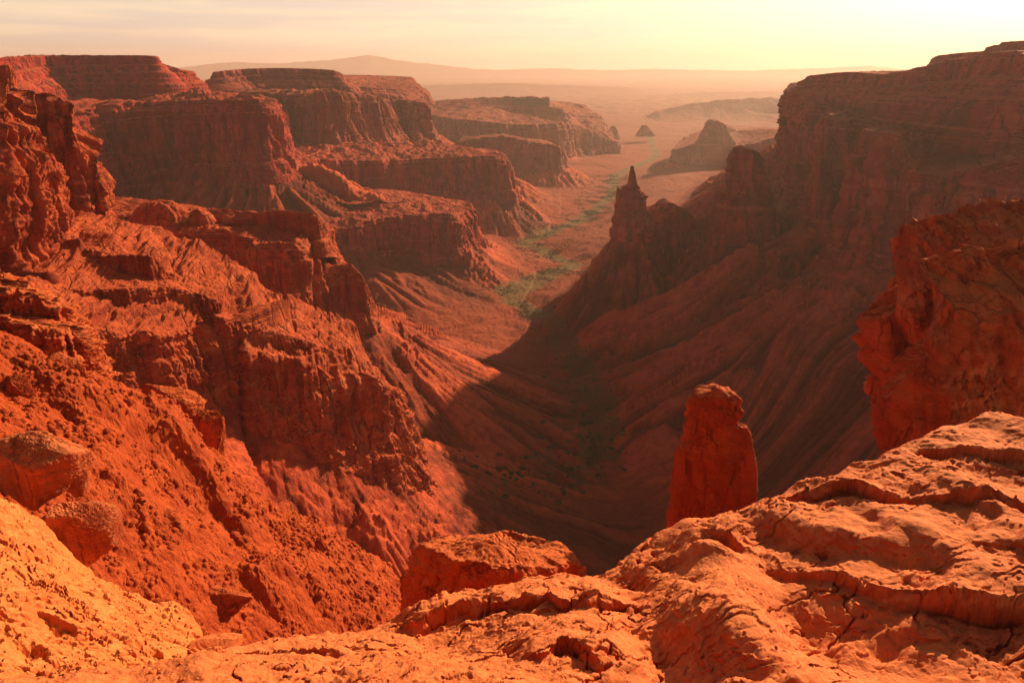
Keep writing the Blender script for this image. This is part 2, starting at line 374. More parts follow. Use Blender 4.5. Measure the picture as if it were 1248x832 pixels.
# right wall; its receding unseen plateau is shaped to cast the valley shadow
rw = cliff('canyon_wall', [B(1500, 420, -5, -60), B(700, 250, 0, -60), B(430, 330, 5, -80), W(1135, 215, 335, 520), W(1080, 165, 325, 555), W(1040, 158, 322, 590), W(1036, 157, 312, 615), W(1072, 157, 298, 655), W(1058, 150, 290, 672), W(1008, 145, 285, 668), W(986, 140, 282, 690), W(1012, 138, 262, 752), W(1000, 132, 256, 768), W(980, 128, 250, 775),
                           W(972, 122, 246, 815), W(974, 118, 240, 880), B(420, 1060, -30, -160), B(560, 1480, -30, -170), B(700, 1800, -30, -170), B(1100, 1900, -30, -170), B(1800, 1500, -30, -150)], M_mid,
           L=44, amp=.44, flute=.10, strata=.045, rough=.034, rise=.05, rows=230, spine=[(620, 1500), (560, 900), (900, 750)], seed=11.3, shear=.20, topamp=.5, tops=50, k=800, talus=1.7, round_=.03)
tag(rw, 'towering dark red right-hand canyon wall in shadow with rounded buttresses', 'cliff', )
ru = cliff('upper_tier', [B(1500, 520, 50, 0), B(760, 420, 20, -10), W(1300, 68, 120, 560), W(1235, 62, 125, 600), W(1195, 66, 130, 640), W(1140, 78, 128, 690), W(1080, 90, 126, 760), W(1030, 88, 118, 820), W(990, 92, 114, 870), W(976, 100, 113, 920), B(495, 1120, -12, -50), B(640, 1250, -12, -50), B(1050, 1300, -5, -50), B(1650, 1000, 30, 0)], M_mid,
           L=50, amp=.2, flute=.05, strata=.09, rows=110, talus=False, sink=1.2, spine=[(640, 900), (900, 800)], prof=[(-1.2, 1.3), (0, 1.0), (.22, .75), (.26, .6), (.45, .45), (.5, .3), (.55, .12), (1, 0)], seed=12.9, k=800, rise=.15)
parent(ru, rw)
ru2 = cliff('summit_tier', [W(1300, 48, 78, 760), W(1210, 55, 80, 800), W(1195, 62, 80, 820), W(1140, 68, 84, 860), W(1138, 76, 86, 900), B(640, 1030, 14, -10), B(900, 1030, 20, 0), B(1400, 800, 40, 0)], M_mid,
            L=40, amp=.2, rows=60, talus=False, sink=1.0, prof=[(-1, 1.3), (0, .6), (.4, .3), (.5, .1), (1, 0)], seed=13.5)
parent(ru2, rw)

# left near cliffs
l0 = cliff('cliff', [B(-420, 200, 5, -100), W(-60, 100, 340, 215), W(5, 112, 335, 222), W(42, 128, 318, 232), W(60, 152, 300, 240), W(72, 185, 290, 246), B(-205, 300, -25, -90), B(-320, 400, 0, -90)], M_near,
           L=13, amp=.24, flute=.045, strata=.035, rough=.03, rows=260, k=900, seed=21.1, shear=-.22, talus=.45, prof=[(0, .06), (.4, .03), (.44, .02), (.7, .0), (.73, -.03), (.85, -.05), (.87, -.10), (1, -.14)])
tag(l0, 'sunlit craggy cliff at the left edge with deep vertical cracks', 'cliff')
l0b = cliff('cliff', [B(-420, 300, 5, -100), W(0, 112, 290, 285), W(40, 114, 285, 290), W(84, 132, 275, 292), W(104, 160, 270, 296), W(122, 200, 262, 300), B(-218, 360, -35, -75), B(-350, 460, 0, -80)], M_near,
           L=17, amp=.22, flute=.045, strata=.035, rough=.028, rows=220, k=900, seed=23.1, shear=-.06, talus=1.0, prof=[(0, .06), (.4, .03), (.44, .02), (.7, .0), (.73, -.03), (.85, -.05), (.87, -.10), (1, -.14)])
tag(l0b, 'second craggy cliff at left with a bright sloping edge above the red talus', 'cliff')
tag(tower('rock_block', [(80, 2, 12), (86, -2, 16), (106, -6, 17), (125, -12, 20)], 300, M_near, seed=3.), 'small squared rock block on top of the left cliff', 'rock')

# spurs on the left side
s2b = cliff('ledge', [B(-330, 270, -60, -90), W(-40, 305, 352, 234), W(55, 309, 352, 238), W(142, 312, 354, 240), W(190, 314, 358, 244), W(212, 332, 364, 252), W(205, 322, 350, 268), B(-150, 290, -62, -80), B(-290, 310, -60, -90)], M_near,
            L=10, amp=.24, flute=.08, strata=.06, rows=90, seed=31., sink=.8, talus=False, spine=[(-150, 255), (-260, 270)], rise=.2, k=800, topamp=.6)
tag(s2b, 'flat red sandstone ledge below the left cliffs with a knobbly end', 'ledge')
s2 = cliff('spur', [B(-330, 220, -70, -150), W(-60, 378, 470, 188), W(60, 394, 480, 195), W(165, 404, 486, 212), W(240, 402, 486, 232), W(284, 398, 480, 243), W(300, 424, 495, 240), W(345, 438, 515, 245), W(388, 444, 538, 250), W(412, 460, 550, 256), W(455, 458, 565, 266), W(478, 472, 570, 276), W(500, 498, 572, 292),
                    W(470, 452, 520, 330), W(380, 415, 500, 330), W(290, 368, 470, 320), B(-150, 330, -95, -190), B(-320, 300, -75, -180)], M_near,
           L=15, amp=.24, flute=.05, strata=.05, rough=.03, rows=240, seed=33.3, k=900, spine=[(-72, 296), (-110, 285), (-280, 262)], topamp=.8, rise=.24,
           talus=1.6, prof=[(0, .22), (.18, .16), (.2, .12), (.4, .1), (.43, .06), (.62, .05), (.65, .02), (1, 0)])
tag(s2, 'long dark red stepped spur with sunlit rim running down towards the canyon floor', 'spur')
for sd_, pts_, sp_ in ((34.1, [B(-230, 235, -72, -80), W(40, 348, 376, 214), W(100, 354, 380, 219), W(150, 352, 382, 226), W(205, 350, 380, 238), W(250, 360, 384, 246), W(268, 366, 386, 252), W(258, 352, 374, 268), B(-140, 290, -80, -92), B(-200, 280, -75, -88)], [(-115, 262), (-175, 255)]),
                       (35.7, [W(262, 384, 410, 243), W(300, 396, 424, 247), W(345, 408, 438, 254), W(388, 420, 446, 262), W(420, 434, 458, 272), W(408, 420, 440, 290), W(340, 396, 420, 296), W(280, 374, 400, 280)], [(-92, 268), (-68, 280)])):
    parent(cliff('stepped_tier', pts_, M_near, L=8, amp=.26, flute=.09, strata=.08, rough=.05, rows=80, seed=sd_, sink=.9, talus=False, spine=sp_, rise=.15, k=850, topamp=1.), s2)
s3 = cliff('ledge', [B(-420, 440, -100, -150), W(100, 292, 330, 430), W(190, 284, 332, 440), W(270, 282, 345, 440), W(305, 300, 390, 425), W(355, 296, 392, 430), W(372, 300, 392, 440), W(390, 340, 395, 450), W(430, 322, 385, 470), W(450, 352, 392, 480), W(436, 330, 370, 510), W(400, 292, 350, 530), B(-170, 580, -130, -180), B(-400, 560, -110, -150)], M_near,
           L=22, amp=.25, flute=.06, strata=.05, rows=170, seed=41.2, k=850, talus=1.7, spine=[(-140, 490), (-330, 500)], rise=.05)
tag(s3, 'broken dark red bench in the left middle ground with leaning buttress blocks', 'ledge')
s3b = cliff('upper_tier', [B(-360, 480, -95, -120), W(175, 262, 285, 470), W(230, 272, 285, 465), W(290, 268, 288, 465), W(340, 256, 285, 465), W(386, 262, 290, 470), W(400, 280, 300, 490), B(-155, 550, -115, -140), B(-330, 560, -95, -120)], M_near,
             L=18, amp=.25, rows=70, talus=False, sink=.8, seed=44., k=800, strata=.1)
parent(s3b, s3)
for i, (u0, u1, v0, v1, Y, lb) in enumerate([(166, 226, 247, 280, 455, 'rounded sunlit boulder at the back end of the broken left bench'), (226, 262, 255, 280, 462, 'low flat boulder beside the rounded boulder on the left bench')]):
    tag(tower('boulder', [(v0, u0+12, u1-18), (v0+6, u0+3, u1-6), (v0+16, u0, u1), (v1+8, u0-3, u1+3)], Y, M_near, seed=50.+i*3, L=14, amp=.2), lb, 'boulder')
sl_ = tower('rock_slab', [(384, 392, 398), (392, 382, 412), (405, 378, 424), (418, 388, 434), (430, 395, 440)], 400, M_near, seed=7.3, strata=.0, flute=.03, amp=.08)
tag(sl_, 'smooth tilted rock slab leaning at the foot of the left bench', 'rock')

# ledges just above the left slope
l1 = cliff('ledge', [B(-220, 110, -30, -60), W(-60, 345, 400, 118), W(10, 350, 398, 118), W(50, 362, 398, 120), W(76, 372, 396, 123), W(70, 366, 390, 135), B(-120, 150, -38, -60), B(-230, 170, -30, -60)], M_close,
           L=9, amp=.3, flute=.1, strata=.1, rough=.06, rows=90, seed=51.3, rise=.3, k=800, sink=.6, talus=False)
tag(l1, 'upper sunlit rock ledge at the left edge with a shrub at its foot', 'ledge')
l2 = cliff('ledge', [B(-220, 85, -34, -60), W(-60, 385, 430, 98), W(10, 392, 432, 98), W(60, 404, 438, 99), W(104, 408, 442, 102), W(110, 418, 446, 106), W(96, 398, 430, 113), B(-110, 128, -42, -60), B(-230, 140, -34, -60)], M_close,
           L=8, amp=.25, flute=.09, strata=.1, rough=.06, rows=90, seed=53.3, rise=.2, k=800, sink=.6, talus=False)
tag(l2, 'lower red rock ledge with broken end at left above the gravel slope', 'ledge')

# spires and buttes on the right side
SPT = 1.05
sp1 = tower('rock_spire', [(203, 769, 772), (213, 767.5, 774), (225, 765, 777), (228, 759, 778), (234, 757, 783), (238, 753, 786), (243, 751, 787), (262, 751, 788), (267, 748, 790), (290, 744, 800)], 790, M_mid, seed=61., depth=.9, L=6, amp=.22, strata=.07, flute=.10, talus=6)
tag(sp1, 'slender pointed rock spire on a red talus ridge in mid-canyon', 'spire')
sh = tower('shoulder', [(243, 806, 811), (248, 800, 822), (256, 788, 836), (275, 770, 850)], 800, M_mid, seed=63., depth=.7, L=10, amp=.2)
parent(sh, sp1)
sp1c = tower('side_pinnacle', [(229, 752, 755), (236, 751, 759), (250, 750, 762), (270, 748, 765)], 783, M_mid, seed=64., L=5); parent(sp1c, sp1)
sp2 = tower('rock_tower', [(180, 896, 908), (184, 893, 922), (192, 890, 927), (212, 888, 931), (230, 887, 935), (236, 877, 938), (258, 872, 942), (290, 862, 948)], 770, M_mid, seed=66., depth=.9, L=9, amp=.26, strata=.04, talus=10)
tag(sp2, 'stubby dark rock tower standing against the foot of the great wall', 'rock tower')
bt = tower('butte', [(147, 863, 875), (152, 860, 884), (160, 857, 886), (170, 852, 892), (184, 842, 904)], 2380, M_far, seed=68., depth=.8, L=30, amp=.16)
tag(bt, 'small hazy butte standing on a pale ridge', 'butte')
def Q(u, v, Y): p = P(u, v, Y); return (p[0], p[1], 0, p[2])
TALUS.append((np.array([Q(812, 196, 2300), Q(845, 184, 2350), Q(905, 184, 2350), Q(960, 172, 2500), Q(1100, 164, 2800)]), False, 2.0))
rb2 = cliff('bench', [W(818, 182, 196, 2330), W(850, 177, 192, 2280), W(905, 178, 192, 2320), W(948, 167, 184, 2400), B(1150, 2700, -215, -250), B(900, 3000, -215, -260), B(680, 2700, -225, -260)], M_far, L=50, rows=40, rise=.4, seed=19., sink=.6, tops=20, talus=False)
tag(rb2, 'pale dusty bench carrying the small butte', 'bench')
fb = tower('butte', [(153, 782, 788), (157, 780, 792), (166, 774, 800)], 3400, M_far, seed=71., L=30); tag(fb, 'tiny blocky butte lost in the valley haze', 'butte')
for i, (u, v0, w_, Y) in enumerate([(733, 152, 7, 3200), (747, 154, 5, 3300)]):
    tag(tower('butte', [(v0, u-w_*.5, u+w_*.5), (v0+4, u-w_, u+w_), (v0+16, u-w_*1.6, u+w_*1.8)], Y, M_far, seed=80+i*2., L=30),
        ['wider of two little hazy knobs at the far mesa end', 'narrower of two little hazy knobs at the far mesa end'][i], 'butte')
TALUS.append((np.array([P(790, 250, 830)[:2]+(0, -162), P(840, 262, 830)[:2]+(0, -168), P(890, 262, 820)[:2]+(0, -166), P(940, 250, 850)[:2]+(0, -150)]), False, 1.0))
TALUS.append((np.array([P(775, 270, 790)[:2]+(0, -176), P(760, 330, 740)[:2]+(0, -225), P(752, 372, 700)[:2]+(0, -262)]), False, .9))

# ---- terrain: wash floor, talus fans, far plain ----------------------------------------------------------
def zfloor(x, y):
    r = np.hypot(x, y)
    return -300 - 25*sstep(1500, 4000, r) + 215*sstep(5000, 27000, r)
WASH = np.array([Pz(600, 700, -300)[:2], Pz(650, 640, -300)[:2], Pz(725, 560, -300)[:2], Pz(735, 520, -300)[:2], Pz(705, 455, -300)[:2], Pz(675, 400, -300)[:2], Pz(620, 362, -300)[:2],
                 Pz(665, 335, -300)[:2], Pz(700, 322, -300)[:2], Pz(640, 296, -300)[:2], Pz(705, 270, -300)[:2], Pz(745, 240, -300)[:2], Pz(748, 215, -302)[:2], Pz(800, 190, -310)[:2], Pz(790, 160, -325)[:2]])
def polydist(x, y, pl, closed=False, vals=None):
    n = len(pl); bd = np.full(x.shape, 1e9, np.float32); bv = np.zeros(x.shape, np.float32); qx = np.zeros(x.shape, np.float32); qy = qx.copy()
    inside = np.zeros(x.shape, bool)
    for i in range(n if closed else n-1):
        a = pl[i]; b = pl[(i+1) % n]; ab = b[:2]-a[:2]; L2 = float(ab@ab)+1e-6
        t = np.clip(((x-a[0])*ab[0]+(y-a[1])*ab[1])/L2, 0, 1); px = a[0]+ab[0]*t; py = a[1]+ab[1]*t
        d = np.hypot(x-px, y-py); mk = d < bd
        bd = np.where(mk, d, bd); qx = np.where(mk, px, qx); qy = np.where(mk, py, qy)
        if vals is not None: bv = np.where(mk, vals[i]*(1-t)+vals[(i+1) % n]*t, bv)
        if closed:
            c = ((a[1] > y) != (b[1] > y)); den = (b[1]-a[1]) if abs(b[1]-a[1]) > 1e-9 else 1e-9
            inside ^= c & (x < (b[0]-a[0])*(y-a[1])/den+a[0])
    return bd, bv, qx, qy, inside
def terrain_height(x, y):
    x = x.astype(np.float32); y = y.astype(np.float32)
    zf = zfloor(x, y).astype(np.float32)
    dw = polydist(x, y, WASH)[0]
    r = np.hypot(x, y)
    zf = zf + np.clip((dw-18)*.10, 0, 12)*(1-sstep(2200, 3500, r)) + (5+sstep(2500, 8000, r)*14)*fbm(x/220, y/220, 0, 4)
    H = zf.copy(); G = np.zeros_like(H)
    for pl, closed, *cc_ in TALUS:
        c = cc_[0] if cc_ else 2.15
        zb = pl[:, 3]; reach = float((zb.max()+310)*c)+30
        m = (x > pl[:, 0].min()-reach) & (x < pl[:, 0].max()+reach) & (y > pl[:, 1].min()-reach) & (y < pl[:, 1].max()+reach)
        if not m.any(): continue
        X, Y_ = x[m], y[m]
        d, b, qx, qy, ins = polydist(X, Y_, pl, closed, zb)
        d = np.where(ins, 0, d); k = np.maximum(b-zf[m], 1)
        dd = np.maximum(d, 1e-3); R0 = 45.
        gx = qx+(X-qx)/dd*R0*sstep(0, R0, d); gy = qy+(Y_-qy)/dd*R0*sstep(0, R0, d)
        t = np.clip(d/(k*c), 0, 1.0)
        prof = (1-t)**1.35
        wrp = 10*noise3(X/70, Y_/70, 4.)
        g = billow((gx+wrp)/27, (gy-wrp)/27, d/500+.3, 4, g=.66, p=.7)*(.6+.8*sstep(-.3, .4, noise3(gx/120, gy/120, 7.)))
        h = zf[m]+k*prof
        h = h+(g-.30)*np.minimum(k*.32, 26)*sstep(.0, .18, t)*(1-sstep(.7, 1.0, t))*2.1*(.18+.82*sstep(380, 720, np.hypot(X, Y_)))
        # smooth maximum, so fans run into one another
        s = 4.0; a = H[m]; hh = np.maximum(a, h)+s*np.exp(-np.abs(a-h)/s)*.5*(t < 1)
        H[m] = hh
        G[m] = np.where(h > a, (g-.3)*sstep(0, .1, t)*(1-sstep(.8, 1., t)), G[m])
    H = H+1.4*fbm(x/26, y/26, 5, 4, g=.6)+.10*np.minimum(r/300, 3)*fbm(x/5, y/5, 2, 3)
    return np.dstack([H, G])
RT0 = 75.
az = np.linspace(R(-52), R(54), 1250)[None, :]
rr = np.exp(np.linspace(math.log(RT0), math.log(25500), 1600))[:, None]
TX = np.sin(az)*rr; TY = np.cos(az)*rr
def chunked(f, x, y, step=25):
    with ThreadPoolExecutor(4) as ex: return np.vstack(list(ex.map(lambda a: f(x[a:a+step], y[a:a+step]), range(0, len(x), step))))
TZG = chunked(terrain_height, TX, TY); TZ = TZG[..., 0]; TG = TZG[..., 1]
# soil of the canyon floor: red scree on the fans, yellow-green cover along the wash
def soil_mat():
    m = rock_mat('canyon_soil', 7, lo=(.26, .030, .016), hi=(.46, .082, .028), pale=(.50, .13, .055), dust=(.43, .077, .025), varnish=.1, strata=.15, bump=.8, flat_dust=.7, crack=0.)
    t = m.node_tree; n = t.nodes; l = t.links; b = n['Principled BSDF']
    src = b.inputs['Base Color'].links[0].from_socket
    ag = n.new('ShaderNodeAttribute'); ag.attribute_name = 'gully_shade'       # relief shading put into the soil colour: runnels darkened, ribs between lightened
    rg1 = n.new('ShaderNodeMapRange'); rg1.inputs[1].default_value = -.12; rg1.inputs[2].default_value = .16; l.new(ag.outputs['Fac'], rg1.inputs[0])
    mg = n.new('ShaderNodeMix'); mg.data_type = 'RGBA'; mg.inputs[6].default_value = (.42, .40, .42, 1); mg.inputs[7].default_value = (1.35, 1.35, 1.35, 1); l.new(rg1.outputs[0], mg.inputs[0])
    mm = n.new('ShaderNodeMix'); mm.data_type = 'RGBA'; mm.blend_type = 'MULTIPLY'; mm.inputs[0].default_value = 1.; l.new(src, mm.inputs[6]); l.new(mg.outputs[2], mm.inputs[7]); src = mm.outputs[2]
    at = n.new('ShaderNodeAttribute'); at.attribute_name = 'cover'
    geo = n.new('ShaderNodeNewGeometry'); no = n.new('ShaderNodeTexNoise'); no.inputs['Scale'].default_value = .11; no.inputs['Detail'].default_value = 7; no.inputs['Roughness'].default_value = .7
    l.new(geo.outputs['Position'], no.inputs['Vector'])
    ad = n.new('ShaderNodeMath'); ad.operation = 'ADD'; l.new(no.outputs[0], ad.inputs[0]); l.new(at.outputs['Fac'], ad.inputs[1])
    mr = n.new('ShaderNodeMapRange'); mr.inputs[1].default_value = .92; mr.inputs[2].default_value = 1.12; mr.inputs[4].default_value = .75; l.new(ad.outputs[0], mr.inputs[0])
    mx = n.new('ShaderNodeMix'); mx.data_type = 'RGBA'; l.new(mr.outputs[0], mx.inputs[0]); l.new(src, mx.inputs[6]); mx.inputs[7].default_value = (.145, .135, .04, 1)
    l.new(mx.outputs[2], b.inputs['Base Color'])
    return m
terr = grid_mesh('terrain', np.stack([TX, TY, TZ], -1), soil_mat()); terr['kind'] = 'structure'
dw = chunked(lambda a, b: polydist(a.astype(np.float32), b.astype(np.float32), WASH)[0], TX, TY)
cover = ((np.exp(-(dw/(24+14*noise3(TX/90, TY/90, 2.)))**2)*.58 + .17*np.exp(-(dw/110)**2))*(1-sstep(-288, -262, TZ)) + .16*noise3(TX/28, TY/28, 6.)+.08*noise3(TX/9, TY/9, 8.)).astype(np.float32)
at = terr.data.attributes.new('gully_shade', 'FLOAT', 'POINT'); at.data.foreach_set('value', TG.astype(np.float32).ravel())
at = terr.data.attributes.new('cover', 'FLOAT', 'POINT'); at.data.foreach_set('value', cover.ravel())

# ---- near slopes and the foreground ledge, each a height patch through points unprojected from the photograph ----
def tps(ctrl):
    c = np.array(ctrl, float); n = len(c); sc_ = np.abs(c[:, :2]).max(); q = c[:, :2]/sc_
    r2 = ((q[:, None]-q[None])**2).sum(-1); K = np.where(r2 > 0, .5*r2*np.log(r2+1e-12), 0)+np.eye(n)*1e-3
    Pm = np.c_[np.ones(n), q]; A = np.block([[K, Pm], [Pm.T, np.zeros((3, 3))]])
    w = np.linalg.solve(A, np.r_[c[:, 2], 0, 0, 0])
    def f(x, y):
        x = x/sc_; y = y/sc_; o = w[n]+w[n+1]*x+w[n+2]*y
        for i in range(n):
            d2 = (x-q[i, 0])**2+(y-q[i, 1])**2+1e-12; o = o+w[i]*.5*d2*np.log(d2)
        return o
    return f
def patch(ctrl, rim, a0, a1, r0, r1, nc, nr, drop=2.4, rimnoise=.04, seed=0., soft=.03):
    f = tps([P(*c) for c in ctrl])
    az = np.linspace(R(a0), R(a1), nc)[None, :]; rr = np.exp(np.linspace(math.log(r0), math.log(r1), nr))[:, None]
    x = np.sin(az)*rr; y = np.cos(az)*rr
    rp = [P(*c) for c in rim]; ra = np.array([math.atan2(p[0], p[1]) for p in rp]); rd = np.array([math.hypot(p[0], p[1]) for p in rp]); o = np.argsort(ra)
    Rm = np.interp(az, ra[o], rd[o]); Rm = Rm*(1+rimnoise*fbm(az*14+seed, seed, .5, 4))
    yc = np.minimum(rr, Rm*1.01)
    z = f(np.sin(az)*yc, np.cos(az)*yc)
    d = (rr-Rm); s = Rm*soft
    z = z-drop*s*np.logaddexp(0, d/s)
    return x, y, z, d/Rm

# S1: the sunlit gravel slope
c1 = [(-80, 395, 96), (0, 402, 96), (75, 443, 97), (150, 470, 97), (215, 480, 97), (250, 512, 98), (268, 570, 100), (300, 592, 101), (350, 612, 104), (420, 642, 106), (480, 682, 108), (500, 705, 108), (560, 760, 106),
      (0, 480, 76), (60, 520, 75), (120, 560, 74), (160, 600, 72), (200, 640, 72), (100, 640, 62), (240, 690, 70), (300, 740, 70), (240, 780, 60), (380, 700, 82), (400, 760, 80), (480, 745, 92), (200, 550, 86), (260, 620, 86), (0, 620, 55), (330, 650, 90), (450, 830, 74), (150, 850, 48), (-80, 700, 44)]
rim1 = [(-300, 395, 98), (0, 402, 98), (75, 443, 99), (150, 470, 99), (215, 480, 98), (250, 512, 99), (268, 570, 101), (300, 592, 103), (350, 612, 106), (420, 642, 108), (480, 682, 110), (500, 705, 110), (560, 760, 108), (700, 830, 100)]
x, y, z, dd = patch(c1, rim1, -44, -2, 36, 190, 1100, 900, drop=2.0, seed=3.)
onr = 1-sstep(0, .06, dd)
z = z+2.0*(billow(x/15+y/30, y/15-x/30, .2, 3)-.3)+.9*fbm(x/4, y/4, 0, 5, g=.6)
dn = noise3(x/11+.3, y/11, 7.7); z = z+1.6*np.tanh(dn*7)*sstep(.1, .5, noise3(x/23, y/23, 3.)+.25)
lx, ly = x*.8+z*.3, y
z = z+.20*billow(x/1.1, y/1.1, z/1.1, 2)+.5*billow(x/3.1, y/3.1, 1.5, 2)
z = z-4*(1-onr)*(billow(x/6, y/6, z/40, 3)-.3)
s1 = grid_mesh('slope', np.stack([x+.35*fbm(y/2.5, z/2.5, 3, 4), y+.35*fbm(z/2.5, x/2.5, 8, 4), z], -1), M_soil); s1['kind'] = 'structure'
S1xyz = (x, y, z); S1dd = dd

# foreground ledge
cf = [(-60, 850, 14.5), (100, 835, 15), (300, 840, 15), (500, 840, 15), (624, 835, 15), (800, 835, 15.4), (1000, 835, 16), (1248, 830, 16.5), (1350, 830, 17), (624, 1000, 9), (200, 1000, 9), (1100, 1000, 10),
      (150, 800, 19), (300, 792, 20.5), (400, 766, 22.5), (490, 748, 24), (560, 718, 26), (620, 697, 27), (700, 692, 27), (760, 668, 28.5), (800, 648, 30), (850, 636, 30), (900, 626, 30.5), (960, 592, 33.5), (1010, 576, 34.5), (1060, 548, 37), (1140, 522, 39.5), (1185, 502, 41.5), (1250, 497, 42), (1350, 480, 43),
      (500, 790, 19.5), (700, 750, 21), (860, 700, 23.5), (1000, 660, 26), (1150, 610, 30), (1248, 580, 32), (1050, 740, 20.5), (1200, 700, 23), (930, 770, 19)]
rimf = [(-200, 830, 15), (100, 812, 18), (300, 790, 20.6), (400, 766, 22.6), (490, 748, 24.1), (560, 718, 26), (620, 697, 27), (700, 692, 27), (760, 668, 28.6), (800, 648, 30), (850, 636, 30), (900, 626, 30.6), (960, 592, 33.6), (1010, 576, 34.6), (1060, 548, 37), (1140, 522, 39.6), (1185, 502, 41.6), (1250, 497, 42), (1500, 470, 44)]
x, y, z, dd = patch(cf, rimf, -46, 46, 7.5, 90, 1500, 1100, drop=2.6, rimnoise=.025, seed=9., soft=.02)
def pit(u, v, ru, rv, dep, sgn=-1, ang=0):        # local hollow or hump
    global z
    p = FZ(u, v); q = FZ(u+ru, v); w = FZ(u, v-rv)
    a, b = math.hypot(q[0]-p[0], q[1]-p[1]), math.hypot(w[0]-p[0], w[1]-p[1])
    X, Y_ = (x-p[0]), (y-p[1]); c_, s_ = math.cos(ang), math.sin(ang)
    X, Y_ = X*c_+Y_*s_, -X*s_+Y_*c_
    e = (X/a)**2+(Y_/b)**2
    z = z+sgn*dep*np.exp(-e**1.5)
ff = tps([P(*c) for c in cf])
def FZ(u, v):                                     # march a pixel ray to the ledge surface
    lo, hi = 8., 60.
    for _ in range(40):
        m_ = (lo+hi)/2; p = P(u, v, m_)
        if p[2] > ff(p[0], p[1]): lo = m_
        else: hi = m_
    return P(u, v, lo)
wx = x+1.2*fbm(x/6, y/6, 1, 3); wy = y+1.2*fbm(x/6, y/6, 4, 3)
z = z+.75*(fbm(wx/7, wy/7, 0, 3))+.30*(billow(wx/3.6, wy/3.6, .4, 3)-.3)
# slabby layers: terraces cut into a tilted stack, steps facing the camera
tl = (z*1.0+.16*x-.12*y+.7*fbm(x/9, y/5, 6, 3))
st_ = 1.15; fr = tl/st_; ip = np.floor(fr); fq = fr-ip
z = z+(ip+sstep(.55, .95, fq)-fr)*st_*.38*sstep(-.25, .15, noise3(x/10, y/10, 9.)+.1)
pit(1050, 775, 85, 60, 1.2); pit(1180, 790, 80, 40, .9); pit(790, 760, 34, 60, .7); pit(880, 690, 48, 30, .9, 1); pit(900, 775, 50, 60, 1.1, 1); pit(540, 770, 60, 22, .5, -1); pit(520, 742, 35, 16, .8, 1)
def step(pts, h, soft=.10):                        # a bed edge: the rock beyond the line stands h higher, its broken edge facing the viewer
    global z
    q = [FZ(*p) for p in pts]; a_ = np.array([math.atan2(p[0], p[1]) for p in q]); r_ = np.array([math.hypot(p[0], p[1]) for p in q])
    A_ = np.arctan2(x, y); Rl = np.interp(A_, a_, r_); Rl = Rl+.9*fbm(x/3.2, y/3.2, h*5+pts[0][0]*.01, 3, g=.45)
    s_ = np.hypot(x, y)-Rl; fade = sstep(a_[0]-.01, a_[0]+.05, A_)*(1-sstep(a_[-1]-.05, a_[-1]+.01, A_))
    soft = soft*(1+2.5*sstep(-.2, .4, noise3(x/2.2, y/2.2, h*9)))
    h = h*(.25+.95*sstep(-.35, .25, noise3(x/4.5, y/4.5, h*7)))
    z = z+fade*h*(sstep(-soft, soft, s_)*np.exp(-np.maximum(s_, 0)/(4.5*h+1))-.35*np.exp(-(np.minimum(s_, 0)/.7)**2)*(s_ < soft))
step([(850, 668), (930, 672), (1010, 690), (1080, 722), (1160, 738), (1300, 742)], 1.0)
step([(940, 622), (1040, 612), (1130, 618), (1300, 628)], .7)
step([(1020, 575), (1100, 562), (1300, 560)], .5)
step([(480, 770), (560, 742), (640, 736), (720, 742), (800, 730)], .45)
step([(620, 800), (700, 792), (780, 800), (850, 812)], .4)
step([(250, 812), (340, 800), (430, 806)], .3)
pit(860, 650, 60, 14, .8, 1); pit(1120, 640, 90, 25, .7, 1)
def flakes(n_, k_, w_=.8):                        # quantised relief: thin beds broken off along contour lines
    q = n_*k_; f_ = np.floor(q); return (f_+sstep(w_, 1, q-f_)-q)/k_
ax, ay = x*.85+y*.5, -x*.5+y*.85
rg0 = sstep(-.1, .3, noise3(x/4, y/4, 31.)); n1 = fbm(ax/7.5, ay/3.4, 5.7, 5, g=.5); z = z+.5*flakes(n1, 4.)*sstep(-.3, .1, noise3(x/7, y/7, 13.))
n2 = fbm(ax/3.4, ay/1.3, 3.7, 3, g=.4); z = z+.15*flakes(n2, 3., .6)*(.3+rg0)
n3 = fbm(ax/1.2, ay/.6, 6.7, 2, g=.4); z = z+.02*flakes(n3, 4., .5)
gr_ = np.abs(fbm(ax/5, ay/3.2, 9.1, 4)); z = z-.30*np.exp(-(gr_/.018)**2)*sstep(0, .2, noise3(x/6, y/6, 23.)+.1)
z = z-.13*sstep(.36, .55, noise3(x/.9, y/.6, 12.))*rg0
rg_ = sstep(-.15, .3, noise3(x/4, y/4, 31.))              # rough patches between smoother dusty ones
z = z+(.02+.07*rg_)*fbm(x/1.3, y/1.0, z/1.1, 5, g=.55)+.02*fbm(x/.3, y/.3, z/.3, 3)
z = z-2.0*sstep(0, .1, dd)*(billow(x/3, y/3, z/16, 3)-.3)
hx = .26*rg_*fbm(y/1.5, z/1.5, 3, 3); hy = .26*rg_*fbm(z/1.5, x/1.5, 8, 3)
rdn = np.hypot(x, y)                                     # thin beds and joints roughen the broken bed faces
rd_ = .10*fbm(x/.55, y/.55, z/.16, 4, g=.6)+.09*np.tanh(4*noise3(x/3, y/3, z/.22))+.10*billow(x/.9, y/.9, z/2.5, 2)
hx = hx+rd_*x/rdn; hy = hy+rd_*y/rdn
FGV = np.stack([x+hx, y+hy, z], -1); FGdd = dd
fg = grid_mesh('rock_ground', FGV, M_front); fg['kind'] = 'structure'

